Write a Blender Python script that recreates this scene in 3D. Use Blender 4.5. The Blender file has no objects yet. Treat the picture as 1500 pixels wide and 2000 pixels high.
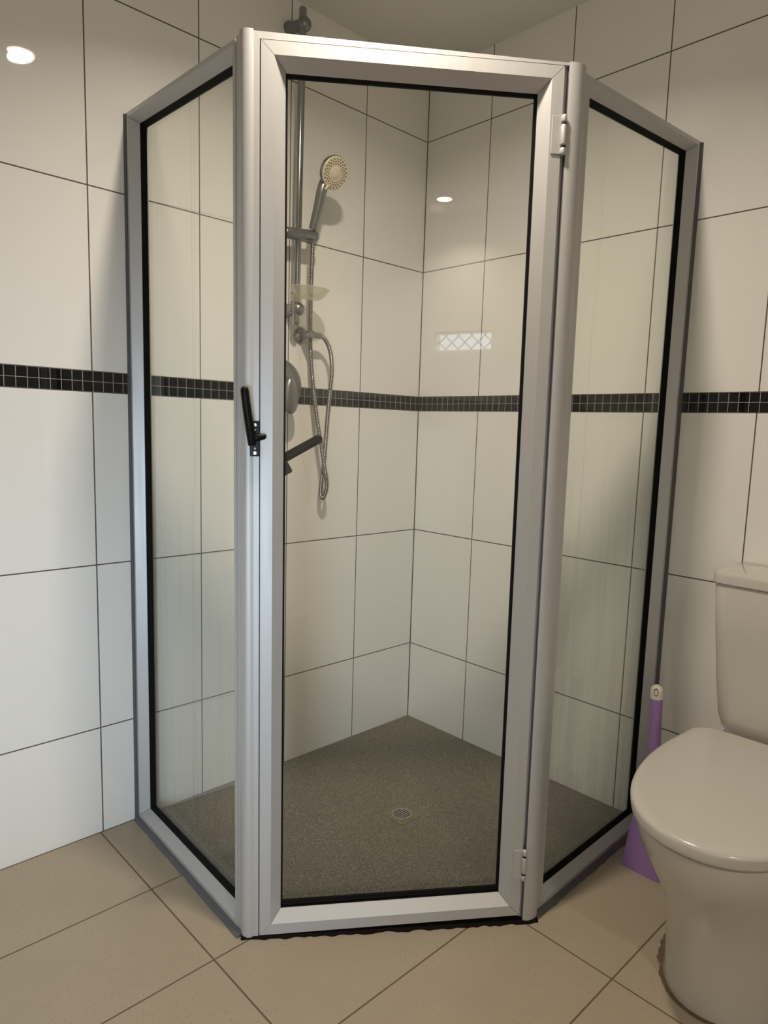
import bpy, bmesh, math, random
from mathutils import Vector, Matrix

S = bpy.context.scene
COL = S.collection
V = Vector
random.seed(7)

# ------------------------------------------------------------------ camera
cam = bpy.data.cameras.new('camera')
cam.sensor_fit = 'VERTICAL'
cam.sensor_height = 36.0
cam.sensor_width = 27.0
cam.lens = 1338.7648 / 2000.0 * 36.0
cam.shift_x = -22.05 / 2000.0
cam.shift_y = 10.65 / 2000.0
cam.clip_start = 0.02
cam_o = bpy.data.objects.new('camera', cam)
COL.objects.link(cam_o)
Rr = V((0.6958226, 0.7175203, 0.0315523))
Rd = V((0.1138176, -0.0667862, -0.9912543))
Rf = V((-0.7091379, 0.6933284, -0.1281378))
M = Matrix((Rr, -Rd, -Rf)).transposed().to_4x4()
M.translation = V((1.8145, -1.8773, 1.1315))
cam_o.matrix_world = M
S.camera = cam_o

# ------------------------------------------------------------------ view, world
S.view_settings.view_transform = 'Standard'
S.view_settings.look = 'None'
S.view_settings.gamma = 1.0
S.view_settings.use_curve_mapping = False
S.view_settings.exposure = -0.04
W = bpy.data.worlds.new('world')
S.world = W
W.use_nodes = True
W.node_tree.nodes['Background'].inputs[0].default_value = (0.75, 0.85, 1.0, 1)
W.node_tree.nodes['Background'].inputs[1].default_value = 0.0
S.cycles.max_bounces = 10
S.cycles.diffuse_bounces = 5
S.cycles.glossy_bounces = 5
S.cycles.transparent_max_bounces = 24
S.cycles.sample_clamp_indirect = 6.0
S.cycles.caustics_reflective = False
S.cycles.caustics_refractive = False

# ------------------------------------------------------------------ lights
CEIL = 2.378
LAMPS = [((0.936, -1.061), 9.5), ((0.67, -2.2), 0.4), ((3.0, -1.89), 11.5)]  # third lamp is an added warm fill behind the camera, no known fixture
WARM = (1.0, 0.87, 0.72)
TILT = [14.0, 0.0, 0.0]      # first lamp tilted towards the shower, a turn added to brighten its inside
for ((lx, ly), pw), tilt in zip(LAMPS, TILT):
    ld = bpy.data.lights.new('downlight', 'AREA')
    ld.shape = 'DISK'
    ld.size = 0.082
    ld.energy = pw
    ld.color = WARM
    ld.spread = math.radians(128)
    lo = bpy.data.objects.new('downlight_lamp', ld)
    lo.location = (lx, ly, CEIL - 0.0075 - 0.010 * (tilt > 0))
    aim = V((-0.94 * math.sin(math.radians(tilt)) / 1.417, 1.06 * math.sin(math.radians(tilt)) / 1.417, -math.cos(math.radians(tilt))))
    lo.rotation_euler = aim.to_track_quat('-Z', 'Y').to_euler()
    COL.objects.link(lo)
# daylight from the frosted window behind the camera, cool
dl = bpy.data.lights.new('daylight', 'AREA')
dl.shape = 'RECTANGLE'
dl.size, dl.size_y = 0.5, 0.9
dl.energy = 5.2
dl.color = (0.64, 0.81, 1.0)
dl.spread = math.radians(64)
dlo = bpy.data.objects.new('daylight_lamp', dl)
dlo.location = (2.08, -2.57, 0.70)
dlo.rotation_euler = (V((0.0, -1.25, 0.50)) - V((2.08, -2.57, 0.70))).to_track_quat('-Z', 'Y').to_euler()
COL.objects.link(dlo)


# ------------------------------------------------------------------ node helper
class NT:
    def __init__(self, name):
        self.mat = bpy.data.materials.new(name)
        self.mat.use_nodes = True
        self.t = self.mat.node_tree
        self.t.nodes.clear()
        self.out = self.t.nodes.new('ShaderNodeOutputMaterial')

    def n(self, typ, **kw):
        nd = self.t.nodes.new(typ)
        for k, v in kw.items():
            setattr(nd, k, v)
        return nd

    def l(self, a, b):
        self.t.links.new(a, b)

    def put(self, sock, v):
        if isinstance(v, bpy.types.NodeSocket):
            self.l(v, sock)
        else:
            sock.default_value = v

    def m(self, op, a, b=0.0, c=0.0):
        nd = self.n('ShaderNodeMath', operation=op)
        self.put(nd.inputs[0], a)
        self.put(nd.inputs[1], b)
        if op in ('MULTIPLY_ADD', 'COMPARE', 'SMOOTH_MIN', 'SMOOTH_MAX', 'WRAP'):
            self.put(nd.inputs[2], c)
        return nd.outputs[0]

    def mix(self, f, a, b):
        nd = self.n('ShaderNodeMix', data_type='RGBA')
        self.put(nd.inputs[0], f)
        self.put(nd.inputs[6], a if isinstance(a, bpy.types.NodeSocket) else (*a, 1))
        self.put(nd.inputs[7], b if isinstance(b, bpy.types.NodeSocket) else (*b, 1))
        return nd.outputs[2]

    def mixf(self, f, a, b):
        nd = self.n('ShaderNodeMix', data_type='FLOAT')
        self.put(nd.inputs[0], f)
        self.put(nd.inputs[2], a)
        self.put(nd.inputs[3], b)
        return nd.outputs[0]

    def ramp(self, f, lo, hi):
        nd = self.n('ShaderNodeMapRange')
        self.put(nd.inputs[0], f)
        nd.inputs[1].default_value = lo
        nd.inputs[2].default_value = hi
        return nd.outputs[0]

    def coords(self):
        tc = self.n('ShaderNodeTexCoord')
        sp = self.n('ShaderNodeSeparateXYZ')
        self.l(tc.outputs['Object'], sp.inputs[0])
        return tc.outputs['Object'], sp.outputs[0], sp.outputs[1], sp.outputs[2]

    def noise(self, vec, scale, detail=3.0, rough=0.55, stretch=None):
        if stretch:
            mp = self.n('ShaderNodeMapping')
            mp.inputs['Scale'].default_value = stretch
            self.l(vec, mp.inputs[0])
            vec = mp.outputs[0]
        nd = self.n('ShaderNodeTexNoise')
        nd.inputs['Scale'].default_value = scale
        nd.inputs['Detail'].default_value = detail
        nd.inputs['Roughness'].default_value = rough
        self.l(vec, nd.inputs['Vector'])
        return nd.outputs['Fac']

    def principled(self, color, rough, metal=0.0, spec=0.5, normal=None, trans=0.0, ior=1.5, coat=0.0):
        p = self.n('ShaderNodeBsdfPrincipled')
        self.put(p.inputs['Base Color'], color if isinstance(color, bpy.types.NodeSocket) else (*color, 1))
        self.put(p.inputs['Roughness'], rough)
        self.put(p.inputs['Metallic'], metal)
        self.put(p.inputs['Specular IOR Level'], spec)
        p.inputs['Transmission Weight'].default_value = trans
        p.inputs['IOR'].default_value = ior
        p.inputs['Coat Weight'].default_value = coat
        if normal is not None:
            self.l(normal, p.inputs['Normal'])
        return p.outputs[0]

    def bump(self, h, strength, dist):
        b = self.n('ShaderNodeBump')
        b.inputs['Strength'].default_value = strength
        b.inputs['Distance'].default_value = dist
        self.l(h, b.inputs['Height'])
        return b.outputs[0]

    def done(self, sh):
        self.l(sh, self.out.inputs[0])
        return self.mat


def simple(name, color, rough, metal=0.0, spec=0.5, vary=0.0, vscale=30.0, stretch=None, coat=0.0):
    t = NT(name)
    vec, x, y, z = t.coords()
    c = color
    r = rough
    if vary > 0:
        f = t.noise(vec, vscale, 4, 0.6, stretch)
        c = t.mix(f, tuple(v * (1 - vary) for v in color), tuple(min(1, v * (1 + vary)) for v in color))
        r = t.mixf(f, max(0.02, rough * 0.85), min(1, rough * 1.15))
    return t.done(t.principled(c, r, metal, spec, coat=coat))


TILE_W = 0.3015
ROWS = [0.3011, 0.7511, 1.2011, 1.2523, 1.7023, 2.1523]
B0, B1 = 1.2011, 1.2523


def wall_material(name, axis, first):
    """white 450 x 300 wall tiles, dark grout, a two-row band of black mosaic"""
    t = NT(name)
    vec, x, y, z = t.coords()
    u = t.m('MULTIPLY', y, -1.0) if axis == 'y' else x
    fr = t.m('FRACT', t.m('ADD', t.m('DIVIDE', t.m('SUBTRACT', u, first), TILE_W), 10.5))
    dv = t.m('MULTIPLY', t.m('ABSOLUTE', t.m('SUBTRACT', fr, 0.5)), TILE_W)
    vj = t.m('LESS_THAN', dv, 0.0017)
    corner = t.m('LESS_THAN', u, 0.0026)
    hj = None
    for h in ROWS:
        q = t.m('LESS_THAN', t.m('ABSOLUTE', t.m('SUBTRACT', z, h)), 0.0017)
        hj = q if hj is None else t.m('MAXIMUM', hj, q)
    grout = t.m('MAXIMUM', t.m('MAXIMUM', vj, hj), corner)
    band = t.m('MULTIPLY', t.m('GREATER_THAN', z, B0 + 0.0008), t.m('LESS_THAN', z, B1 - 0.0008))
    P = (B1 - B0) / 2
    fu = t.m('ABSOLUTE', t.m('SUBTRACT', t.m('FRACT', t.m('ADD', t.m('DIVIDE', u, P), 0.3)), 0.5))
    fz = t.m('ABSOLUTE', t.m('SUBTRACT', t.m('FRACT', t.m('DIVIDE', t.m('SUBTRACT', z, B0), P)), 0.5))
    mg = t.m('MAXIMUM', t.m('GREATER_THAN', fu, 0.5 - 0.030), t.m('GREATER_THAN', fz, 0.5 - 0.026))
    nz = t.noise(vec, 2.2, 2)
    tile = t.mix(nz, (0.885, 0.87, 0.83), (0.91, 0.895, 0.855))
    gn = t.noise(vec, 45, 3)
    gcol = t.mix(gn, (0.075, 0.065, 0.052), (0.15, 0.13, 0.105))
    base = t.mix(grout, tile, gcol)
    bn = t.noise(vec, 40, 1)
    black = t.mix(bn, (0.004, 0.004, 0.005), (0.012, 0.011, 0.012))
    mcol = t.mix(mg, black, (0.36, 0.35, 0.32))
    col = t.mix(band, base, mcol)
    anyg = t.mixf(band, grout, mg)
    rough = t.mixf(anyg, 0.025, 0.8)
    hgt = t.m('SUBTRACT', 1.0, anyg)
    wav = t.noise(vec, 3.0, 1)
    hgt = t.m('ADD', hgt, t.m('MULTIPLY', wav, 0.25))
    nor = t.bump(hgt, 0.35, 0.0012)
    return t.done(t.principled(col, rough, 0.0, 0.5, nor))


def floor_material():
    t = NT('beige_floor_tile')
    vec, x, y, z = t.coords()

    def joint(c, off, p):
        f = t.m('FRACT', t.m('ADD', t.m('DIVIDE', t.m('SUBTRACT', c, off), p), 20.5))
        return t.m('LESS_THAN', t.m('MULTIPLY', t.m('ABSOLUTE', t.m('SUBTRACT', f, 0.5)), p), 0.0019)
    g = t.m('MAXIMUM', t.m('MULTIPLY', joint(x, 0.319, 0.3005), t.m('GREATER_THAN', x, 0.1)), joint(y, -0.617, 0.589))
    g = t.m('MAXIMUM', g, t.m('LESS_THAN', x, 0.0045))
    g = t.m('MAXIMUM', g, t.m('GREATER_THAN', y, -0.0045))
    n1 = t.noise(vec, 6, 4, 0.6)
    n2 = t.noise(vec, 140, 2)
    col = t.mix(n1, (0.365, 0.305, 0.225), (0.44, 0.37, 0.275))
    spk = t.n('ShaderNodeTexVoronoi')
    spk.inputs['Scale'].default_value = 95
    t.l(vec, spk.inputs['Vector'])
    sp = t.m('LESS_THAN', spk.outputs['Distance'], 0.17)
    sp = t.m('MULTIPLY', sp, t.m('GREATER_THAN', n1, 0.47))
    col = t.mix(t.m('MULTIPLY', sp, 0.42), col, (0.25, 0.18, 0.11))
    col = t.mix(t.m('MULTIPLY', t.ramp(n2, 0.45, 0.8), 0.22), col, (0.30, 0.255, 0.19))
    gcol = t.mix(n2, (0.11, 0.075, 0.045), (0.17, 0.12, 0.075))
    col = t.mix(g, col, gcol)
    rough = t.mixf(g, 0.33, 0.85)
    nor = t.bump(t.m('SUBTRACT', 1.0, g), 0.4, 0.001)
    return t.done(t.principled(col, rough, 0, 0.4, nor))


def pebble_material():
    t = NT('speckled_grey_pebble_floor')
    vec, x, y, z = t.coords()
    a = t.noise(vec, 270, 3, 0.75)
    b = t.noise(vec, 5, 4, 0.6)
    c = t.noise(vec, 90, 2)
    col = t.mix(t.ramp(a, 0.38, 0.62), (0.06, 0.056, 0.043), (0.315, 0.30, 0.245))
    col = t.mix(t.m('MULTIPLY', t.ramp(b, 0.35, 0.7), 0.45), col, (0.15, 0.125, 0.09))
    col = t.mix(t.m('MULTIPLY', t.ramp(c, 0.55, 0.75), 0.35), col, (0.40, 0.39, 0.34))
    nor = t.bump(a, 0.35, 0.001)
    return t.done(t.principled(col, 0.55, 0, 0.4, nor))


def glass_material(name, tint, scum=0.0):
    t = NT(name)
    vec, x, y, z = t.coords()
    geo = t.n('ShaderNodeNewGeometry')
    dot = t.n('ShaderNodeVectorMath', operation='DOT_PRODUCT')
    t.l(geo.outputs['Normal'], dot.inputs[0])
    t.l(geo.outputs['Incoming'], dot.inputs[1])
    c = t.m('MINIMUM', t.m('ABSOLUTE', dot.outputs['Value']), 1.0)
    f = t.m('ADD', 0.042, t.m('MULTIPLY', 0.958, t.m('POWER', t.m('SUBTRACT', 1.0, c), 5.0)))
    tr = t.n('ShaderNodeBsdfTransparent')
    tr.inputs[0].default_value = (*tint, 1)
    gl = t.n('ShaderNodeBsdfGlossy')
    gl.inputs['Roughness'].default_value = 0.006
    mx = t.n('ShaderNodeMixShader')
    t.l(f, mx.inputs[0])
    t.l(tr.outputs[0], mx.inputs[1])
    t.l(gl.outputs[0], mx.inputs[2])
    sh = mx.outputs[0]
    if scum > 0:
        st = t.noise(vec, 1.0, 5, 0.65, (55, 55, 2.2))
        sp = t.noise(vec, 60, 2, 0.5)
        low = t.ramp(z, 1.25, 0.1)
        k = t.m('MULTIPLY', t.m('MULTIPLY', t.ramp(st, 0.42, 0.8), low), scum)
        k = t.m('ADD', k, t.m('MULTIPLY', t.m('MULTIPLY', t.ramp(sp, 0.70, 0.78), low), scum * 0.6))
        k = t.m('ADD', k, scum * 0.08)
        df = t.n('ShaderNodeBsdfDiffuse')
        df.inputs[0].default_value = (0.62, 0.64, 0.58, 1)
        m2 = t.n('ShaderNodeMixShader')
        t.l(k, m2.inputs[0])
        t.l(sh, m2.inputs[1])
        t.l(df.outputs[0], m2.inputs[2])
        sh = m2.outputs[0]
    return t.done(sh)


def emission(name, color, s):
    t = NT(name)
    e = t.n('ShaderNodeEmission')
    e.inputs[0].default_value = (*color, 1)
    e.inputs[1].default_value = s
    return t.done(e.outputs[0])


def soap_dish_material():
    t = NT('cloudy_clear_plastic')
    vec, x, y, z = t.coords()
    n = t.noise(vec, 60, 4, 0.7)
    col = t.mix(n, (0.88, 0.88, 0.80), (0.97, 0.97, 0.93))
    p = t.principled(col, 0.18, 0, 0.5)
    tr = t.n('ShaderNodeBsdfTransparent')
    tr.inputs[0].default_value = (0.93, 0.93, 0.87, 1)
    mx = t.n('ShaderNodeMixShader')
    mx.inputs[0].default_value = 0.36
    t.l(tr.outputs[0], mx.inputs[1])
    t.l(p, mx.inputs[2])
    return t.done(mx.outputs[0])


M_WL = wall_material('white_tile_left', 'y', 0.2932)
M_WR = wall_material('white_tile_back', 'x', 0.2864)
M_FLOOR = floor_material()
M_PEB = pebble_material()
M_CEIL = simple('ceiling_paint', (0.74, 0.73, 0.68), 0.8, vary=0.02, vscale=3)
M_PAINT = simple('painted_plaster', (0.78, 0.77, 0.73), 0.5, vary=0.02, vscale=3)
M_ALU = simple('satin_aluminium', (0.54, 0.54, 0.537), 0.46, 0.35, vary=0.035, vscale=14, stretch=(8, 8, 0.4))
M_ALU2 = simple('weathered_aluminium', (0.60, 0.60, 0.59), 0.42, 0.5, vary=0.06, vscale=18)
M_RUB = simple('black_rubber', (0.004, 0.004, 0.004), 0.6, 0.0, 0.12, vary=0.1)
M_SIL = simple('grey_silicone', (0.10, 0.10, 0.105), 0.5, vary=0.25, vscale=25)
M_BLACK = simple('black_powder_coat', (0.004, 0.004, 0.005), 0.38, 0.0, 0.18, vary=0.1)
M_SCREW = simple('steel_screw', (0.55, 0.55, 0.52), 0.35, 0.8)
M_CHROME = simple('limescaled_chrome', (0.36, 0.37, 0.38), 0.17, 1.0, vary=0.12, vscale=55)
M_CHROME2 = simple('dull_chrome', (0.27, 0.275, 0.28), 0.33, 0.8, vary=0.16, vscale=60)
M_HOSE = simple('steel_hose', (0.33, 0.325, 0.32), 0.28, 0.95, vary=0.08, vscale=80)
M_CREAM = simple('cream_spray_plate', (0.84, 0.75, 0.57), 0.4, vary=0.05, vscale=40)
M_NOZ = simple('brown_nozzle', (0.13, 0.08, 0.04), 0.55)
M_DISH = soap_dish_material()
M_CER = simple('glossy_ceramic', (0.60, 0.575, 0.53), 0.08, vary=0.01, vscale=4, coat=0.2)
M_SEAT = simple('white_plastic_lid', (0.57, 0.545, 0.50), 0.16, vary=0.01, vscale=4)
M_PUR = simple('purple_plastic', (0.36, 0.21, 0.50), 0.4, vary=0.05, vscale=50, stretch=(3, 3, 0.4))
M_CAP = simple('cream_plastic', (0.80, 0.77, 0.66), 0.35)
M_BRISTLE = simple('white_bristle', (0.75, 0.74, 0.70), 0.7)
M_DARK = simple('dark_void', (0.01, 0.01, 0.01), 0.8)
M_GRATE = simple('drain_steel', (0.42, 0.40, 0.37), 0.35, 0.6, vary=0.1)
M_BRASS = simple('drain_surround', (0.20, 0.175, 0.115), 0.5, vary=0.2, vscale=70)
M_MOULD = simple('black_mould', (0.007, 0.0055, 0.0045), 0.9, 0.0, 0.1, vary=0.6, vscale=120)
M_STAIN = simple('brown_grime', (0.14, 0.095, 0.05), 0.8, vary=0.5, vscale=90)
M_GL_L = glass_material('clear_glass_left', (0.978, 0.985, 0.960), 0.08)
M_GL_D = glass_material('clear_glass_door', (0.988, 0.991, 0.976), 0.0)
M_GL_R = glass_material('streaked_glass_right', (0.972, 0.985, 0.958), 0.19)
M_LENS = emission('downlight_lens', (1.0, 0.93, 0.80), 22.0)
M_SKY = emission('daylight_sky', (0.84, 0.92, 1.0), 5.0)
M_FROST = emission('frosted_daylight', (0.80, 0.87, 1.0), 1.0)
M_WHITE = simple('white_trim', (0.85, 0.85, 0.83), 0.3)


# ------------------------------------------------------------------ object helpers
def wloc(o):
    p = V((0, 0, 0))
    while o is not None:
        p += o.location
        o = o.parent
    return p


def obj(name, bm, m, parent=None, loc=None, smooth=False, angle=40):
    """link a bmesh given in world coordinates as one object"""
    origin = wloc(parent) if parent is not None else V(loc if loc else (0, 0, 0))
    bmesh.ops.recalc_face_normals(bm, faces=bm.faces)
    bmesh.ops.translate(bm, verts=bm.verts, vec=-origin)
    if smooth:
        for f in bm.faces:
            f.smooth = True
        lim = math.radians(angle)
        for e in bm.edges:
            if len(e.link_faces) == 2 and e.calc_face_angle(0) > lim:
                e.smooth = False
    me = bpy.data.meshes.new(name)
    bm.to_mesh(me)
    bm.free()
    me.materials.append(m)
    o = bpy.data.objects.new(name, me)
    COL.objects.link(o)
    if parent is not None:
        o.parent = parent
    else:
        o.location = origin
    return o


def thing(name, label, cat, loc):
    o = bpy.data.objects.new(name, None)
    o.empty_display_size = 0.05
    COL.objects.link(o)
    o.location = loc
    o['label'] = label
    o['category'] = cat
    return o


def struct(name, bm, m, smooth=False):
    o = obj(name, bm, m, smooth=smooth)
    o['kind'] = 'structure'
    return o


def tag(o, label, cat, group=None):
    o['label'] = label
    o['category'] = cat
    if group:
        o['group'] = group
    return o


def box(bm, lo, hi, bevel=0.0, seg=2):
    vs = bmesh.ops.create_cube(bm, size=1.0)['verts']
    lo, hi = V(lo), V(hi)
    for v in vs:
        v.co = V(((lo.x + hi.x) / 2 + v.co.x * (hi.x - lo.x),
                  (lo.y + hi.y) / 2 + v.co.y * (hi.y - lo.y),
                  (lo.z + hi.z) / 2 + v.co.z * (hi.z - lo.z)))
    if bevel > 0:
        es = list({e for v in vs for e in v.link_edges})
        bmesh.ops.bevel(bm, geom=es, offset=bevel, segments=seg, affect='EDGES', profile=0.5)
    return bm


def obox(bm, c, ax, half, bevel=0.0, seg=2):
    """oriented box: centre, three unit axes, half sizes"""
    vs = bmesh.ops.create_cube(bm, size=2.0)['verts']
    for v in vs:
        p = V(c)
        for k in range(3):
            p = p + V(ax[k]) * (v.co[k] * half[k])
        v.co = p
    if bevel > 0:
        es = list({e for v in vs for e in v.link_edges})
        bmesh.ops.bevel(bm, geom=es, offset=bevel, segments=seg, affect='EDGES', profile=0.5)
    return bm


def basis(d):
    d = V(d).normalized()
    a = V((0, 0, 1)) if abs(d.z) < 0.9 else V((1, 0, 0))
    u = d.cross(a).normalized()
    return u, d.cross(u).normalized(), d


def catmull(pts, n):
    out = []
    P = [V(p) for p in pts]
    P = [P[0] * 2 - P[1]] + P + [P[-1] * 2 - P[-2]]
    for i in range(1, len(P) - 2):
        for k in range(n):
            t = k / n
            a, b, c, d = P[i - 1], P[i], P[i + 1], P[i + 2]
            out.append(0.5 * ((2 * b) + (c - a) * t + (2 * a - 5 * b + 4 * c - d) * t * t + (3 * b - a - 3 * c + d) * t ** 3))
    out.append(P[-2])
    return out


def tube(bm, pts, rad, seg=16, cap=True):
    """sweep a circle; rad is a number or a list"""
    P = [V(p) for p in pts]
    n = len(P)
    R = rad if isinstance(rad, (list, tuple)) else [rad] * n
    rings = []
    u = None
    for i in range(n):
        d = (P[min(i + 1, n - 1)] - P[max(i - 1, 0)]).normalized()
        if u is None:
            u, w, _ = basis(d)
        else:
            u = (u - d * u.dot(d)).normalized()
            w = d.cross(u)
        rings.append([bm.verts.new(P[i] + (u * math.cos(2 * math.pi * k / seg) + w * math.sin(2 * math.pi * k / seg)) * R[i]) for k in range(seg)])
    for i in range(n - 1):
        for k in range(seg):
            a, b = rings[i], rings[i + 1]
            bm.faces.new((a[k], a[(k + 1) % seg], b[(k + 1) % seg], b[k]))
    if cap:
        bm.faces.new(list(reversed(rings[0])))
        bm.faces.new(rings[-1])
    return bm


def rounded_tube(bm, a, b, ra, rb, seg=20, k=4):
    """capsule-like tapered bar with domed ends"""
    a, b = V(a), V(b)
    d = (b - a).normalized()
    pts, rs = [], []
    for i in range(k, -1, -1):
        t = math.pi / 2 * i / (k + 0.3)
        pts.append(a - d * ra * 0.8 * math.sin(t) + d * ra * 0.8)
        rs.append(ra * math.cos(t))
    for i in range(0, k + 1):
        t = math.pi / 2 * i / (k + 0.3)
        pts.append(b + d * rb * 0.8 * math.sin(t) - d * rb * 0.8)
        rs.append(rb * math.cos(t))
    return tube(bm, pts, rs, seg)


def lathe(bm, c, axis, prof, seg=40):
    """revolve (radius, height) pairs about axis through c"""
    u, w, d = basis(axis)
    c = V(c)
    rings = []
    for r, h in prof:
        if r < 1e-6:
            rings.append([bm.verts.new(c + d * h)])
        else:
            rings.append([bm.verts.new(c + d * h + (u * math.cos(2 * math.pi * k / seg) + w * math.sin(2 * math.pi * k / seg)) * r) for k in range(seg)])
    for a, b in zip(rings[:-1], rings[1:]):
        for k in range(seg):
            if len(a) == 1 and len(b) == 1:
                continue
            if len(a) == 1:
                bm.faces.new((a[0], b[(k + 1) % seg], b[k]))
            elif len(b) == 1:
                bm.faces.new((a[k], a[(k + 1) % seg], b[0]))
            else:
                bm.faces.new((a[k], a[(k + 1) % seg], b[(k + 1) % seg], b[k]))
    return bm


def loft(bm, rings, cap0=True, cap1=True):
    R = [[bm.verts.new(p) for p in r] for r in rings]
    n = len(R[0])
    for a, b in zip(R[:-1], R[1:]):
        for k in range(n):
            bm.faces.new((a[k], a[(k + 1) % n], b[(k + 1) % n], b[k]))
    if cap0:
        bm.faces.new(list(reversed(R[0])))
    if cap1:
        bm.faces.new(R[-1])
    return bm


def prism(bm, bottom, top):
    return loft(bm, [[V(p) for p in bottom], [V(p) for p in top]])


# ------------------------------------------------------------------ room shell
XM, YM = 3.3, -2.6
T = 0.1
struct('wall_left', box(bmesh.new(), (-T, YM - T, -0.02), (0, T, CEIL)), M_WL)
struct('wall_back', box(bmesh.new(), (0, 0, -0.02), (XM + T, T, CEIL)), M_WR)
struct('floor', box(bmesh.new(), (-T, YM - T, -T), (XM + T, T, 0)), M_FLOOR)
struct('ceiling', box(bmesh.new(), (-T, YM - T, CEIL), (XM + T, T, CEIL + T)), M_CEIL)
# right wall with a narrow high window, near wall with a frosted window
bm = bmesh.new()
wy0, wy1, wz0, wz1 = -2.08, -1.70, 1.60, 1.72
box(bm, (XM, YM - T, 0), (XM + T, wy0, CEIL))
box(bm, (XM, wy1, 0), (XM + T, 0, CEIL))
box(bm, (XM, wy0, 0), (XM + T, wy1, wz0))
box(bm, (XM, wy0, wz1), (XM + T, wy1, CEIL))
struct('wall_right', bm, M_PAINT)
bm = bmesh.new()
fx0, fx1, fz0, fz1 = 1.80, 2.36, 0.20, 1.20
box(bm, (0, YM - T, 0), (fx0, YM, CEIL))
box(bm, (fx1, YM - T, 0), (XM, YM, CEIL))
box(bm, (fx0, YM - T, 0), (fx1, YM, fz0))
box(bm, (fx0, YM - T, fz1), (fx1, YM, CEIL))
struct('wall_near', bm, M_PAINT)
# window 1: pane, frame, diamond grille
w1 = struct('window_1', box(bmesh.new(), (XM + 0.07, wy0, wz0), (XM + 0.08, wy1, wz1)), M_SKY)
bm = bmesh.new()
for a, b in (((wy0, wz0), (wy0 + .012, wz1)), ((wy1 - .012, wz0), (wy1, wz1)), ((wy0, wz0), (wy1, wz0 + .012)), ((wy0, wz1 - .012), (wy1, wz1))):
    box(bm, (XM + 0.02, a[0], a[1]), (XM + 0.07, b[0], b[1]))
obj('window_frame', bm, M_WHITE, w1)
bm = bmesh.new()
k = wy0 - 0.13
while k < wy1:
    for s in (1, -1):
        p0 = V((XM + 0.045 + s * .002, k if s > 0 else k + 0.13, wz0))
        p1 = V((XM + 0.045 + s * .002, k + 0.13 if s > 0 else k, wz1))
        d = p1 - p0
        t0 = max(0.0, *((wy0 - p0.y) / d.y if d.y > 0 else 0.0, (wy1 - p0.y) / d.y if d.y < 0 else 0.0))
        t1 = min(1.0, (wy1 - p0.y) / d.y if d.y > 0 else 1.0, (wy0 - p0.y) / d.y if d.y < 0 else 1.0)
        if t1 - t0 > 0.05:
            tube(bm, [p0 + d * t0, p0 + d * t1], 0.004, 6)
    k += 0.085
obj('diamond_grille', bm, M_ALU2, w1)
# window 2: frosted pane and frame
w2 = struct('window_2', box(bmesh.new(), (fx0, YM - 0.06, fz0), (fx1, YM - 0.05, fz1)), M_FROST)
bm = bmesh.new()
for a, b in (((fx0, fz0), (fx0 + .02, fz1)), ((fx1 - .02, fz0), (fx1, fz1)), ((fx0, fz0), (fx1, fz0 + .02)), ((fx0, fz1 - .02), (fx1, fz1))):
    box(bm, (a[0], YM - 0.05, a[1]), (b[0], YM - 0.01, b[1]))
obj('window_frame', bm, M_WHITE, w2)

# ------------------------------------------------------------------ ceiling downlights (mirrored in the tiles and the glass; the third is an added fill)
DL = ['round downlight in ceiling just in front of the shower door',
      'round downlight in ceiling near the wall behind the camera',
      'added fill downlight in ceiling near the small grille window']
for ((lx, ly), pw), lab in zip(LAMPS, DL):
    t = thing('ceiling_light', lab, 'light', (lx, ly, CEIL))
    t['group'] = 'ceiling downlights'
    obj('trim_ring', lathe(bmesh.new(), (lx, ly, CEIL), (0, 0, -1), [(0.041, 0), (0.056, 0), (0.054, 0.005), (0.043, 0.006), (0.041, 0.0)]), M_WHITE, t, smooth=True)
    obj('lens', lathe(bmesh.new(), (lx, ly, CEIL), (0, 0, -1), [(0, 0.0005), (0.0405, 0.0005), (0.0405, 0.003), (0, 0.003)]), M_LENS, t)

# ------------------------------------------------------------------ shower enclosure geometry
A0 = V((0.622, -1.112, 0))                 # left end of the door plane
DD = V((0.603, 0.7977, 0)).normalized()    # along the door
DN = V((0.7977, -0.603, 0)).normalized()   # outwards
UP = V((0, 0, 1))
LEAN = -0.008


def dpt(s, z, off=0.0):
    """point of the door plane: s along, z up, off outwards"""
    return A0 + DD * (s + LEAN * z / 1.86) + UP * z + DN * off


def sidepanel(a, b, za, zb, n, z0=0.0):
    """corner list bl, br, tr, tl"""
    return [V((a[0], a[1], z0)), V((b[0], b[1], z0)), V((b[0], b[1], zb)), V((a[0], a[1], za))], n


def corner_pt(q, k, i):
    """corner k of quad q inset by i"""
    c = q[k]
    e1 = (q[(k + 1) % 4] - c).normalized()
    e2 = (q[(k - 1) % 4] - c).normalized()
    return c + (e1 + e2) * i


def frame_bars(bm, q, n, prof, gap=0.0005):
    """four mitred bars; prof lists (inset, depth behind the front)"""
    for k in range(4):
        k2 = (k + 1) % 4
        d = (q[k2] - q[k]).normalized()
        r0 = [corner_pt(q, k, i) - n * dp + d * gap for i, dp in prof]
        r1 = [corner_pt(q, k2, i) - n * dp - d * gap for i, dp in prof]
        loft(bm, [r0, r1])
    return bm


def pane(bm, q, n, inset, depth, th):
    f = [corner_pt(q, k, inset) - n * depth for k in range(4)]
    b = [p - n * th for p in f]
    return prism(bm, f, b)


enc = thing('shower_enclosure', 'silver aluminium framed corner shower enclosure with clear glass panels and angled hinged door',
            'shower enclosure', (0.55, -0.6, 0))

SIDE = [(0.0, 0.0), (0.010, 0.0), (0.022, 0.025), (0.022, 0.046), (0.0, 0.046)]
GASK = [(0.0215, 0.0255), (0.0215, 0.0405), (0.031, 0.0395), (0.031, 0.0355)]

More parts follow.
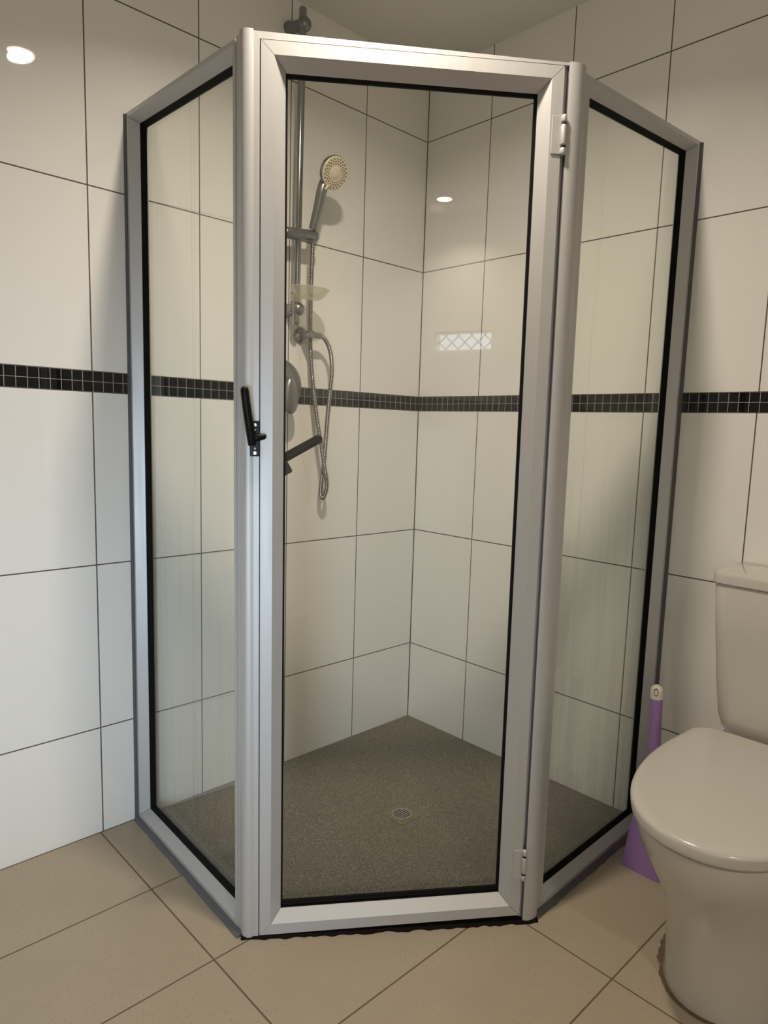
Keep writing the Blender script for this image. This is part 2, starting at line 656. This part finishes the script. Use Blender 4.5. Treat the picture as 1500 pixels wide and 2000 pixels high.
nl = V((-0.0417, -1, 0)).normalized()
ql, _ = sidepanel((0.007, -1.1003), (0.578, -1.1241), 1.897, 1.859, nl, 0.010)
ql[2] += DD * LEAN
nr = V((1, 0.0158, 0)).normalized()
qr, _ = sidepanel((1.0000, -0.560), (0.9915, -0.008), 1.859, 1.897, nr, 0.010)
qr[3] += DD * LEAN

for q, n, mg, lab in ((ql, nl, M_GL_L, 'silver framed fixed glass panel against the left wall'),
                      (qr, nr, M_GL_R, 'silver framed fixed glass panel with streaky glass beside the toilet')):
    fr = obj('fixed_panel', frame_bars(bmesh.new(), q, n, SIDE), M_ALU, enc)
    fr['label'] = lab
    obj('glass_pane', pane(bmesh.new(), q, n, 0.0225, 0.0365, 0.005), mg, fr)
    g = obj('gasket', frame_bars(bmesh.new(), q, n, GASK, 0.0), M_RUB, fr)
    g['label'] = 'black rubber gasket'

# silicone joints: against both walls and under both side panels
bm = bmesh.new()
prism(bm, [(0.0, -1.092, 0), (0.0, -1.108, 0), (0.007, -1.104, 0), (0.007, -1.056, 0), (0.0, -1.056, 0)],
      [(0.0, -1.092, 1.895), (0.0, -1.106, 1.895), (0.007, -1.1025, 1.895), (0.007, -1.056, 1.895), (0.0, -1.056, 1.895)])
obj('sealant', bm, M_SIL, enc)['label'] = 'dark grey silicone joint'
bm = bmesh.new()
prism(bm, [(1.000, 0.0, 0), (0.9925, -0.0082, 0), (0.95, -0.0082, 0), (0.95, 0.0, 0)],
      [(0.998, 0.0, 1.895), (0.9925, -0.0082, 1.895), (0.95, -0.0082, 1.895), (0.95, 0.0, 1.895)])
obj('sealant', bm, M_SIL, enc)['label'] = 'dark grey silicone joint'


def bead(p0, p1, out, w, h, m, nseg=60, jit=0.25, back=0.03):
    """sealant bead along the floor with an uneven outer edge"""
    bm = bmesh.new()
    p0, p1, out = V(p0), V(p1), V(out)
    rings = []
    rj = [random.uniform(-1, 1) for _ in range(nseg + 3)]
    for i in range(nseg + 1):
        t = i / nseg
        c = p0.lerp(p1, t)
        ww = w * (1 + jit * (rj[i] + 2 * rj[i + 1] + rj[i + 2]) / 2.6)
        rings.append([c - out * back, c + out * ww, c + out * ww * 0.55 + UP * h * 0.6, c + UP * h, c - out * back + UP * h])
    loft(bm, rings)
    return bm


obj('sealant', bead((0.004, -1.1003, 0), (0.600, -1.125, 0), nl, 0.014, 0.0105, M_SIL, jit=0.08), M_SIL, enc)['label'] = 'dark grey silicone joint'
obj('sealant', bead((1.001, -0.60, 0), (0.992, -0.001, 0), nr, 0.013, 0.0105, M_SIL, jit=0.12), M_SIL, enc)['label'] = 'dark grey silicone joint'
sl = obj('sealant', bead(dpt(-0.026, 0), dpt(0.655, 0), DN, 0.006, 0.0055, M_MOULD, 110, 0.45), M_MOULD, enc)
sl['label'] = 'mouldy blackened silicone joint'


# corner posts -----------------------------------------------------------
def post(prof_fn, name, lab):
    b = [p for p in prof_fn(0.0)]
    return b


def lift(pts, z):
    return [V((p[0], p[1], 0)) + DD * (LEAN * z / 1.86) + UP * z for p in pts]


def arc(p0, p1, c0, n=14):
    """quadratic bulge from p0 to p1 with control point c0"""
    out = []
    for i in range(n + 1):
        t = i / n
        out.append(V(p0) * (1 - t) ** 2 + V(c0) * 2 * t * (1 - t) + V(p1) * t * t)
    return out


PZ = 1.862
# left post: flat strip beside the side panel, rounded corner, flat jamb strip beside the door
e = A0 + DD * 0.0005
strip = V((0.5785, -1.1225, 0))
ra = V((0.5945, -1.1250, 0))
core = [strip + V((0, 0.044, 0)), strip, ra + V((0, .001, 0)), e - DN * .001, A0 + DD * 0.0120 - DN * 0.001, A0 + DD * 0.0120 - DN * 0.040, A0 - DN * 0.055]
obj('corner_post', prism(bmesh.new(), lift(core, 0.004), lift(core, PZ - 0.001)), M_ALU, enc)['label'] = 'left corner post with rounded front'
rnd = arc(ra - nl * 0.0, e, (0.6135, -1.1335, 0)) + [e - DN * 0.02, ra - nl * 0.02]
obj('rounded_cover', prism(bmesh.new(), lift(rnd, 0.004), lift(rnd, PZ + 0.003)), M_ALU, enc, smooth=True, angle=30)
# right post
e2 = A0 + DD * 0.6175
rb = V((1.0085, -0.5830, 0))
s2 = V((0.9998, -0.5595, 0))
core = [s2 + V((-0.044, 0, 0)), A0 + DD * 0.590 - DN * 0.05, A0 + DD * 0.6105 - DN * 0.030, A0 + DD * 0.6105 - DN * 0.014, e2 - DN * 0.014, e2 - DN * .001, rb - nr * 0.003, V((1.0005, -0.5705, 0)), s2]
obj('corner_post', prism(bmesh.new(), lift(core, 0.004), lift(core, PZ - 0.002)), M_ALU, enc)['label'] = 'right corner post with rounded front'
rnd = arc(e2, rb, (1.0125, -0.6045, 0)) + [rb - nr * 0.02, e2 - DN * 0.02]
obj('rounded_cover', prism(bmesh.new(), lift(rnd, 0.004), lift(rnd, PZ + 0.002)), M_ALU, enc, smooth=True, angle=30)

# header rail over the door
bm = bmesh.new()
hd = [(0.0005, 1.850), (0.617, 1.858), (0.617, 1.863), (0.0005, 1.863)]
prism(bm, [dpt(s, z, -0.002) for s, z in hd], [dpt(s, z, -0.04) for s, z in hd])
obj('header_rail', bm, M_ALU, enc)

# door leaf --------------------------------------------------------------
qd = [dpt(0.0142, 0.007), dpt(0.6090, 0.019), dpt(0.6070, 1.8555), dpt(0.0142, 1.8480)]
DOOR = [(0.0, 0.0), (0.0245, 0.0), (0.0455, 0.022), (0.0455, 0.040), (0.0, 0.040)]
DG = [(0.0450, 0.0225), (0.0450, 0.0385), (0.0490, 0.0385), (0.0490, 0.0330)]
door = obj('shower_door', frame_bars(bmesh.new(), qd, DN, DOOR), M_ALU, enc)
door['label'] = 'hinged glass shower door in a mitred silver frame'
obj('glass_pane', pane(bmesh.new(), qd, DN, 0.046, 0.034, 0.005), M_GL_D, door)
obj('gasket', frame_bars(bmesh.new(), qd, DN, DG, 0.0), M_RUB, door)['label'] = 'black rubber gasket'
bm = bmesh.new()
lo_ = [dpt(0.06, 0.0640, -0.0235), dpt(0.560, 0.0730, -0.0235), dpt(0.560, 0.0790, -0.0235), dpt(0.06, 0.0700, -0.0235)]
prism(bm, lo_, [p - DN * 0.006 for p in lo_])
obj('drip_seal', bm, M_RUB, door)


# hinges
def hinge(z0, z1, s0, s1):
    h = obj('hinge', obox(bmesh.new(), dpt((s0 + s1) / 2, (z0 + z1) / 2, 0.0013), (DD, UP, DN), ((s1 - s0) / 2, (z1 - z0) / 2 - .003, 0.0012), 0.0006, 1), M_ALU2, enc)
    h['label'] = 'small silver leaf hinge'
    bm = bmesh.new()
    L = z1 - z0
    for a, b in ((0.0, 0.205), (0.225, 0.765), (0.785, 1.0)):
        za, zb = z0 + L * a, z0 + L * b
        rounded_tube(bm, dpt(s1 + 0.0035, za, 0.0045), dpt(s1 + 0.0035, zb, 0.0045), 0.0058, 0.0058, 16, 3)
    obj('hinge_knuckle', bm, M_ALU, h, smooth=True)
    bm = bmesh.new()
    tube(bm, [dpt(s1 + 0.0035, z0 + .004, 0.0045), dpt(s1 + 0.0035, z1 - .004, 0.0045)], 0.0042, 12)
    obj('hinge_pin', bm, M_DARK, h)
    return h


hinge(1.686, 1.764, 0.5865, 0.6065)
hinge(0.108, 0.186, 0.5870, 0.6085)

# black cam latch: outer handle on the jamb and a matching inner lever
lt = obj('latch', obox(bmesh.new(), dpt(0.0040, 1.1030, 0.004), (DD, UP, DN), (0.0095, 0.0350, 0.0045), 0.0015, 2), M_BLACK, enc)
lt['label'] = 'black latch plate with screws'
bm = bmesh.new()
P = [dpt(-0.0012, 1.090, 0.012), dpt(-0.0022, 1.104, 0.014), dpt(-0.0048, 1.124, 0.018), dpt(-0.0086, 1.152, 0.023), dpt(-0.0121, 1.180, 0.027), dpt(-0.0138, 1.195, 0.028), dpt(-0.0145, 1.2015, 0.0285), dpt(-0.0147, 1.2045, 0.0287)]
tube(bm, P, [0.0075, 0.0088, 0.0090, 0.0086, 0.0084, 0.0082, 0.0070, 0.003], 20)
obj('latch_handle', bm, M_BLACK, lt, smooth=True, angle=60)
bm = bmesh.new()
rounded_tube(bm, dpt(0.000, 1.104, 0.011), dpt(0.0265, 1.1085, 0.009), 0.0085, 0.0058, 14, 3)
obj('latch_tongue', bm, M_BLACK, lt, smooth=True)
for z in (1.0745, 1.1305):
    obj('screw', lathe(bmesh.new(), dpt(0.0045, z, 0.0086), DN, [(0.0, 0.0), (0.0036, 0.0), (0.0032, 0.0012), (0.0012, 0.0014), (0, 0.0008)], 16), M_SCREW, lt, smooth=True)
for z in (1.0835, 1.1205):
    obj('screw_hole', lathe(bmesh.new(), dpt(0.0045, z, 0.0086), DN, [(0.0, 0.0), (0.0020, 0.0), (0.0018, 0.0005), (0, 0.0005)], 12), M_CREAM, lt)
bm = bmesh.new()
rounded_tube(bm, dpt(0.028, 1.044, -0.066), dpt(0.139, 1.109, -0.066), 0.0102, 0.0098, 18, 4)
obj('inner_lever', bm, M_BLACK, lt, smooth=True)
bm = bmesh.new()
obox(bm, dpt(0.050, 1.0385, -0.060), ((DD * 0.87 + UP * 0.49).normalized(), (UP * 0.87 - DD * 0.49).normalized(), DN), (0.020, 0.0145, 0.018), 0.002, 1)
obj('inner_cam', bm, M_BLACK, lt)

# ------------------------------------------------------------------ shower floor and drain
bm = bmesh.new()
poly = [(0.001, -0.001), (0.001, -1.0535), (0.555, -1.0765), (0.592, -1.058), (0.935, -0.604), (0.952, -0.55), (0.9445, -0.001)]
prism(bm, [(x, y, 0.0005) for x, y in poly], [(x, y, 0.0030) for x, y in poly])
sb = obj('shower_floor', bm, M_PEB, loc=(0.45, -0.5, 0.0))
tag(sb, 'speckled dark grey shower floor inside the glass enclosure', 'shower floor')

DC = V((0.491, -0.517, 0.003))
dr = thing('floor_drain', 'round slotted floor drain with yellowed surround set in grey shower floor', 'drain', DC)
bm = bmesh.new()
c, s = math.cos(0.0), math.sin(0.0)
hw = 0.043
sq = [(-hw, -hw), (hw, -hw), (hw, hw), (-hw, hw)]
sq = [(DC.x + x, DC.y + y) for x, y in sq]
ringo, ringi = [], []
for k in range(40):
    a = 2 * math.pi * k / 40
    ca, sa = math.cos(a), math.sin(a)
    m_ = hw / max(abs(ca), abs(sa))
    m_ = min(m_, hw * 1.28)
    ringo.append((DC.x + ca * m_, DC.y + sa * m_))
    ringi.append((DC.x + ca * 0.030, DC.y + sa * 0.030))
loft(bm, [[V((x, y, 0.0031)) for x, y in ringo], [V((x, y, 0.0042)) for x, y in ringo], [V((x, y, 0.0036)) for x, y in ringi], [V((x, y, 0.0031)) for x, y in ringi]], False, False)
obj('drain_surround', bm, M_BRASS, dr)
bm = bmesh.new()
lathe(bm, DC, UP, [(0.0305, 0.0002), (0.0305, 0.0022), (0.0265, 0.0026), (0.0255, 0.0012), (0.0255, 0.0002)], 48)
obj('drain_ring', bm, M_GRATE, dr, smooth=True)
bm = bmesh.new()
lathe(bm, DC, UP, [(0, 0.00015), (0.0257, 0.00015), (0.0257, 0.0005), (0, 0.0005)], 48)
obj('drain_hole', bm, M_DARK, dr)
bm = bmesh.new()
for k in range(-3, 4):
    o_ = k * 0.0076
    hl = math.sqrt(max(0.0, 0.0262 ** 2 - (abs(o_) + 0.0018) ** 2))
    if hl > 0.004:
        box(bm, (DC.x + o_ - 0.0017, DC.y - hl, DC.z + 0.0006), (DC.x + o_ + 0.0017, DC.y + hl, DC.z + 0.0022))
obj('drain_grate', bm, M_GRATE, dr)

# ------------------------------------------------------------------ shower rail on the left wall
RT, RB = V((0.05, -0.5920, 2.338)), V((0.05, -0.6035, 1.436))
rail = thing('shower_rail', 'chrome riser rail with brackets and slider fixed to the left shower wall', 'shower rail', (0.0, -0.6, 1.436))


def rpt(z):
    return RB.lerp(RT, (z - RB.z) / (RT.z - RB.z))


bm = bmesh.new()
rounded_tube(bm, RB, RT, 0.0112, 0.0112, 24, 4)
obj('rail_tube', bm, M_CHROME, rail, smooth=True)
for z, wy in ((2.290, -0.603), (1.484, -0.603)):
    c = rpt(z)
    bm = bmesh.new()
    w0 = V((0.0005, wy, z))
    tube(bm, [w0, w0 + V((0.006, 0, 0)), w0.lerp(c, 0.3), w0.lerp(c, 0.62), c + V((-0.006, 0, 0))], [0.021, 0.0205, 0.0165, 0.0150, 0.0165], 24)
    b = obj('bracket', bm, M_CHROME2, rail, smooth=True)
    bm = bmesh.new()
    bmesh.ops.create_uvsphere(bm, u_segments=24, v_segments=14, radius=0.0205)
    for v in bm.verts:
        v.co = V((v.co.x, v.co.y, v.co.z * 1.0)) + c + V((0.003, 0.004, 0))
    obj('bracket_ball', bm, M_CHROME2, b, smooth=True)
# slider
sc = rpt(1.700)
bm = bmesh.new()
sy0, sy1 = sc + V((0.006, -0.062, -0.004)), sc + V((0.012, 0.066, 0.006))
rounded_tube(bm, sy0, sy1, 0.0165, 0.0180, 26, 3)
sld = obj('slider', bm, M_CHROME2, rail, smooth=True)
bm = bmesh.new()
lathe(bm, sc + V((0.006, -0.060, -0.004)), (0, -1, 0), [(0.0165, 0), (0.021, 0.004), (0.021, 0.020), (0.018, 0.024), (0, 0.025)], 24)
obj('slider_knob', bm, M_CHROME2, sld, smooth=True)
# soap dish clipped to the rail
c = rpt(1.545)
dc = V((0.082, -0.578, 1.532))
bm = bmesh.new()
N = 44
rings = []
for rr, zz in ((0.30, -0.020), (0.62, -0.017), (0.86, -0.004), (0.99, 0.010), (1.03, 0.012), (1.0, 0.0135), (0.95, 0.012), (0.82, 0.000), (0.58, -0.0125), (0.28, -0.0155)):
    rings.append([dc + V((0.047 * rr * math.cos(2 * math.pi * k / N), 0.066 * rr * math.sin(2 * math.pi * k / N), zz)) for k in range(N)])
loft(bm, rings, True, True)
sd = obj('soap_dish', bm, M_DISH, rail, smooth=True)
sd['label'] = 'cloudy clear plastic soap dish'
bm = bmesh.new()
lathe(bm, rpt(1.512) - UP * 0.008, UP, [(0.0118, 0), (0.0185, 0), (0.0165, 0.012), (0.0185, 0.020), (0.0118, 0.020)], 28)
obj('dish_clip', bm, M_DISH, sd, smooth=True)

# ------------------------------------------------------------------ hand shower with hose
hs = thing('hand_shower', 'chrome hand shower with round cream spray face and steel hose hanging from the rail', 'hand shower', (0.075, -0.5628, 1.70))
HC = V((0.120, -0.5230, 1.8835))
HN = V((0.9167, 0.0124, -0.3993)).normalized()
hb = sc + V((0.017, 0.042, 0.0235))
hp = catmull([hb, hb.lerp(V((0.094, -0.5455, 1.835)), 0.5) + V((0.001, 0, 0)), V((0.094, -0.5455, 1.835)), HC - HN * 0.0165 + (V((0.098, -0.5455, 1.833)) - HC).normalized() * 0.026], 8)
n = len(hp)
bm = bmesh.new()
tube(bm, hp, [0.0118 + 0.0038 * min(1, i / n * 1.6) for i in range(n)], 22)
obj('handle', bm, M_CHROME2, hs, smooth=True)
bm = bmesh.new()
lathe(bm, HC, HN, [(0, -0.024), (0.020, -0.0225), (0.036, -0.017), (0.0455, -0.008), (0.0475, -0.001), (0.0470, 0.004), (0.0445, 0.005), (0, 0.005)], 56)
head = obj('spray_head', bm, M_CHROME, hs, smooth=True)
bm = bmesh.new()
lathe(bm, HC, HN, [(0, 0.0045), (0.0452, 0.0045), (0.0452, 0.0065), (0.0430, 0.0088), (0.0205, 0.0100), (0.0195, 0.0088), (0.0182, 0.0100), (0.006, 0.0112), (0, 0.0112)], 56)
face = obj('spray_face', bm, M_CREAM, head, smooth=True)
face['label'] = 'round cream spray plate'
bm = bmesh.new()
u, w, _ = basis(HN)
for r, nn, rad in ((0.0385, 22, 0.0021), (0.0320, 22, 0.0020), (0.0255, 22, 0.0018)):
    for k in range(nn):
        a = 2 * math.pi * (k + (0.5 if r == 0.0320 else 0)) / nn
        lathe(bm, HC + (u * math.cos(a) + w * math.sin(a)) * r, HN, [(rad, 0.0086), (rad * 0.9, 0.0108), (0, 0.0112)], 8)
obj('spray_nozzles', bm, M_NOZ, head)
low = (V((0.098, -0.5455, 1.833)) - HC)
low = (low - HN * low.dot(HN)).normalized()
bm = bmesh.new()
side = HN.cross(low).normalized()
rounded_tube(bm, HC + low * 0.038 + HN * 0.010, HC + low * 0.057 + HN * 0.010 - side * 0.001, 0.0028, 0.0042, 12, 3)
obj('spray_selector', bm, M_CREAM, head, smooth=True)
HOSE = [(0.0740, -0.5617, 1.6839), (0.0660, -0.5581, 1.6155), (0.0480, -0.5467, 1.5284), (0.0290, -0.5325, 1.4389), (0.0290, -0.5287, 1.3445), (0.0370, -0.5227, 1.2488), (0.0450, -0.5102, 1.1441), (0.0520, -0.4973, 1.0626), (0.0540, -0.4847, 0.9963), (0.0510, -0.4729, 0.9540), (0.0460, -0.4703, 0.9231), (0.0400, -0.4778, 0.8975), (0.0360, -0.4856, 0.9094), (0.0340, -0.4827, 0.9446), (0.0340, -0.4753, 0.9949), (0.0340, -0.4699, 1.0385), (0.0360, -0.4667, 1.1037), (0.0380, -0.4617, 1.1868), (0.0410, -0.4573, 1.2527), (0.0440, -0.4545, 1.3019), (0.0470, -0.4603, 1.3499), (0.0490, -0.4732, 1.3855), (0.0500, -0.4911, 1.4074), (0.0500, -0.5057, 1.4153)]
raw = catmull(HOSE, 24)
# even spacing for the ribs
acc = [0.0]
for a, b in zip(raw[:-1], raw[1:]):
    acc.append(acc[-1] + (b - a).length)
step = 0.0016
pts, j = [], 0
d = 0.0
while d < acc[-1]:
    while acc[j + 1] < d:
        j += 1
    t_ = (d - acc[j]) / max(1e-9, acc[j + 1] - acc[j])
    pts.append(raw[j].lerp(raw[j + 1], t_))
    d += step
bm = bmesh.new()
tube(bm, pts, [(0.0074, 0.0070, 0.0058)[i % 3] for i in range(len(pts))], 12)
obj('hose', bm, M_HOSE, hs, smooth=True, angle=70)

# ------------------------------------------------------------------ wall outlet elbow
we = thing('wall_outlet', 'chrome wall elbow feeding the hose below the rail', 'pipe fitting', (0.0, -0.5485, 1.4145))
FC = V((0.0, -0.5485, 1.4145))
bm = bmesh.new()
lathe(bm, FC, (1, 0, 0), [(0, 0.0002), (0.0265, 0.0002), (0.0265, 0.003), (0.0235, 0.0075), (0.0150, 0.0105), (0.0135, 0.012), (0, 0.012)], 36)
obj('flange', bm, M_CHROME, we, smooth=True)
bm = bmesh.new()
tube(bm, [FC + V((0.010, 0, 0)), FC + V((0.040, -0.001, 0)), FC + V((0.060, -0.001, 0)), FC + V((0.064, -0.001, 0))], [0.0125, 0.0132, 0.0132, 0.0115], 24)
obj('elbow_body', bm, M_CHROME2, we, smooth=True)
bm = bmesh.new()
tube(bm, [(0.050, -0.5480, 1.4145), (0.050, -0.5330, 1.4148), (0.050, -0.5325, 1.4148), (0.050, -0.5080, 1.4140), (0.050, -0.5060, 1.4139)], [0.0105, 0.0105, 0.0095, 0.0092, 0.0080], 22)
obj('hose_nut', bm, M_CHROME2, we, smooth=True)

# ------------------------------------------------------------------ mixer
mx = thing('shower_mixer', 'round chrome mixer tap with drop shaped lever on the left shower wall', 'tap', (0.0, -0.628, 1.253))
MC = V((0.0, -0.628, 1.253))
bm = bmesh.new()
lathe(bm, MC, (1, 0, 0), [(0, 0.0002), (0.083, 0.0002), (0.083, 0.004), (0.076, 0.011), (0.048, 0.019), (0.034, 0.022), (0, 0.022)], 64)
obj('mixer_plate', bm, M_CHROME2, mx, smooth=True)
bm = bmesh.new()
lathe(bm, MC, (1, 0, 0), [(0, 0.021), (0.030, 0.021), (0.030, 0.046), (0.026, 0.052), (0, 0.054)], 40)
obj('mixer_body', bm, M_CHROME2, mx, smooth=True)
bm = bmesh.new()
bmesh.ops.create_uvsphere(bm, u_segments=32, v_segments=20, radius=1.0)
for v in bm.verts:
    k_ = 1.0 - 0.22 * v.co.z
    v.co = V((0.062 + v.co.x * 0.014, -0.628 + v.co.y * 0.027 * k_, 1.222 + v.co.z * 0.056))
obj('mixer_lever', bm, M_CHROME2, mx, smooth=True)

# ------------------------------------------------------------------ toilet
TX = 1.378
toi = thing('toilet', 'white close coupled toilet with closed lid beside the shower', 'toilet', (TX, -0.35, 0))


def dring(z, hw, yf, yb, ymid, pf=2.25, rc=0.03, n=72, sidex=1.0):
    """D-shaped outline: superellipse front, straight sides, rounded back corners"""
    pts = []
    for i in range(n + 1):
        a = math.pi * i / n
        ca, sa = math.cos(a), math.sin(a)
        x = hw * (abs(ca) ** (2 / pf)) * (1 if ca >= 0 else -1)
        y = ymid - (ymid - yf) * (abs(sa) ** (2 / pf))
        pts.append((x, y))
    hb_ = hw * sidex
    for i in range(1, 9):
        a = math.pi / 2 * i / 8
        pts.append((-hb_ + rc - rc * math.cos(a), yb - rc + rc * math.sin(a)))
    for i in range(0, 8):
        a = math.pi / 2 * i / 8
        pts.append((hb_ - rc + rc * math.sin(a), yb - rc + rc * math.cos(a)))
    return [V((TX + x, y, z)) for x, y in pts]


bm = bmesh.new()
secs = [  # z, half width, front, back, ymid, power
    (0.000, 0.128, -0.575, -0.012, -0.36, 2.2), (0.012, 0.126, -0.576, -0.012, -0.36, 2.2), (0.05, 0.124, -0.578, -0.012, -0.36, 2.2),
    (0.12, 0.125, -0.588, -0.012, -0.36, 2.2), (0.19, 0.133, -0.606, -0.012, -0.36, 2.2), (0.25, 0.148, -0.634, -0.012, -0.36, 2.2),
    (0.30, 0.165, -0.668, -0.012, -0.36, 2.2), (0.345, 0.179, -0.698, -0.012, -0.36, 2.2), (0.38, 0.186, -0.713, -0.012, -0.36, 2.2),
    (0.398, 0.186, -0.714, -0.012, -0.36, 2.2), (0.402, 0.180, -0.708, -0.012, -0.36, 2.2)]
loft(bm, [dring(z, hw_, yf, yb, ym, pf, 0.03) for z, hw_, yf, yb, ym, pf in secs])
obj('toilet_bowl', bm, M_CER, toi, smooth=True, angle=50)
bm = bmesh.new()
loft(bm, [dring(z, hw_, yf, -0.225, -0.36, 2.25, 0.03, sidex=0.96) for z, hw_, yf in ((0.4025, 0.182, -0.712), (0.4035, 0.186, -0.717), (0.4085, 0.186, -0.717), (0.4090, 0.182, -0.712))])
obj('toilet_seat', bm, M_SEAT, toi, smooth=True, angle=50)
bm = bmesh.new()
loft(bm, [dring(z, hw_, yf, -0.205, -0.36, 2.25, 0.045, sidex=0.965) for z, hw_, yf in
          ((0.4095, 0.190, -0.722), (0.4115, 0.194, -0.727), (0.428, 0.1955, -0.729), (0.4335, 0.1935, -0.7265), (0.4362, 0.187, -0.719), (0.4370, 0.172, -0.70), (0.4375, 0.09, -0.60))])
obj('toilet_lid', bm, M_SEAT, toi, smooth=True, angle=50)


def rrect(z, x0, x1, y0, y1, r, n=8):
    pts = []
    for cx_, cy_, a0 in ((x1 - r, y1 - 0.004, 0), (x0 + r, y1 - 0.004, 90), (x0 + r, y0 + r, 180), (x1 - r, y0 + r, 270)):
        rr = 0.004 if a0 < 180 else r
        ccx = cx_ if a0 >= 180 else (x1 - rr if a0 == 0 else x0 + rr)
        for i in range(n + 1):
            a = math.radians(a0 + 90 * i / n)
            pts.append(V((ccx + rr * math.cos(a), cy_ + rr * math.sin(a), z)))
    return pts


bm = bmesh.new()
loft(bm, [rrect(z, TX - h_, TX + h_, yf, -0.002, r) for z, h_, yf, r in
          ((0.4030, 0.135, -0.155, 0.05), (0.415, 0.148, -0.168, 0.055), (0.432, 0.158, -0.176, 0.055), (0.46, 0.164, -0.181, 0.05), (0.55, 0.1735, -0.184, 0.045),
           (0.66, 0.183, -0.186, 0.042), (0.782, 0.192, -0.188, 0.040), (0.786, 0.190, -0.186, 0.040))])
obj('cistern', bm, M_CER, toi, smooth=True, angle=50)
bm = bmesh.new()
loft(bm, [rrect(z, TX - h_, TX + h_, yf, -0.002, r) for z, h_, yf, r in
          ((0.7875, 0.194, -0.190, 0.040), (0.790, 0.197, -0.193, 0.042), (0.808, 0.197, -0.193, 0.042), (0.815, 0.194, -0.190, 0.040), (0.818, 0.186, -0.182, 0.035))])
cl = obj('cistern_lid', bm, M_CER, toi, smooth=True, angle=50)
bm = bmesh.new()
lathe(bm, (TX, -0.095, 0.8182), UP, [(0, 0), (0.024, 0), (0.024, 0.004), (0.021, 0.006), (0, 0.0065)], 32)
obj('flush_button', bm, M_CHROME, cl, smooth=True)
# grime at the foot of the pan
ring0 = dring(0.0004, 0.130, -0.578, -0.02, -0.36, 2.2, 0.03)
bm = bmesh.new()
o1, o2 = [], []
sm = 0.5
for p in ring0:
    q = V((p.x - TX, p.y + 0.33, 0)).normalized()
    sm = 0.7 * sm + 0.3 * random.random()
    wdt = 0.003 + 0.014 * max(0.0, sm - 0.2) * (1.8 if p.x < TX - 0.06 and p.y > -0.53 else 0.5)
    o1.append(p - q * 0.006)
    o2.append(p + q * wdt)
lo1 = [bm.verts.new(p) for p in o1]
lo2 = [bm.verts.new(p + UP * 0.0006) for p in o2]
hi1 = [bm.verts.new(p + UP * 0.0016) for p in o1]
nn = len(lo1)
for k in range(nn):
    k2 = (k + 1) % nn
    bm.faces.new((hi1[k], hi1[k2], lo2[k2], lo2[k]))
    bm.faces.new((lo1[k], lo1[k2], lo2[k2], lo2[k]))
    bm.faces.new((lo1[k], lo1[k2], hi1[k2], hi1[k]))
obj('floor_sealant', bm, M_STAIN, toi)['label'] = 'stained brown sealant around the foot'

# ------------------------------------------------------------------ toilet brush in its holder
bh = thing('brush_holder', 'purple tapered plastic toilet brush holder on floor between shower and toilet', 'brush holder', (1.092, -0.185, 0))
bm = bmesh.new()
HX, HY = 1.094, -0.187


def hring(z, h, r=0.012):
    pts = []
    for cx_, cy_, a0 in ((1, 1, 0), (-1, 1, 90), (-1, -1, 180), (1, -1, 270)):
        for i in range(7):
            a = math.radians(a0 + 15 * i)
            pts.append(V((HX + cx_ * (h - r) + r * math.cos(a), HY + cy_ * (h - r) + r * math.sin(a), z)))
    return pts


loft(bm, [hring(0.0005, 0.0545), hring(0.006, 0.0545), hring(0.14, 0.0400), hring(0.145, 0.0390), hring(0.145, 0.0350), hring(0.012, 0.048)], True, True)
obj('holder_body', bm, M_PUR, bh, smooth=True, angle=50)
tb = thing('toilet_brush', 'purple toilet brush handle with cream hanging cap standing in the holder', 'toilet brush', (1.086, -0.182, 0.03))
h0, h1 = V((1.088, -0.183, 0.105)), V((1.0695, -0.170, 0.452))
bm = bmesh.new()
tube(bm, [h0, h0.lerp(h1, 0.25), h0.lerp(h1, 0.6), h1], [0.0125, 0.0150, 0.0158, 0.0162], 24)
obj('brush_handle', bm, M_PUR, tb, smooth=True)
hd_ = (h1 - h0).normalized()
# cap with a hanging hole: flattened loop
u, w, _ = basis(hd_)
cap = bmesh.new()
pts, rs = [], []
for i in range(0, 9):
    t_ = i / 8
    pts.append(h1 + hd_ * (0.038 * t_ - 0.001))
    rs.append(0.0160 * math.sqrt(max(0.02, 1 - (max(0, t_ - 0.55) / 0.46) ** 2)))
tube(cap, pts, rs, 24)
obj('handle_cap', cap, M_CAP, tb, smooth=True, angle=60)
hol = bmesh.new()
toC = (V((1.8145, -1.8773, 1.1315)) - h1)
hdir = V((0.35, -1.0, 0.1)).normalized()
hdir = (hdir - hd_ * hdir.dot(hd_)).normalized()
hc = h1 + hd_ * 0.020
sidev = hd_.cross(hdir).normalized()
rg = []
for r_, off in ((1.0, 0.0125), (1.0, 0.0162), (0.72, 0.0166), (0.72, 0.0130)):
    rg.append([hc + hdir * off + (hd_ * math.cos(2 * math.pi * k / 20) * 0.0105 + sidev * math.sin(2 * math.pi * k / 20) * 0.0058) * r_ for k in range(20)])
loft(hol, rg, True, True)
obj('hanging_hole', hol, M_BRASS, tb, smooth=True)
bm = bmesh.new()
tube(bm, [h0 - hd_ * 0.075, h0 - hd_ * 0.070, h0 - hd_ * 0.025, h0 - hd_ * 0.015, h0 + hd_ * 0.002], [0.020, 0.026, 0.026, 0.012, 0.0115], 24)
obj('brush_head', bm, M_BRISTLE, tb, smooth=True)
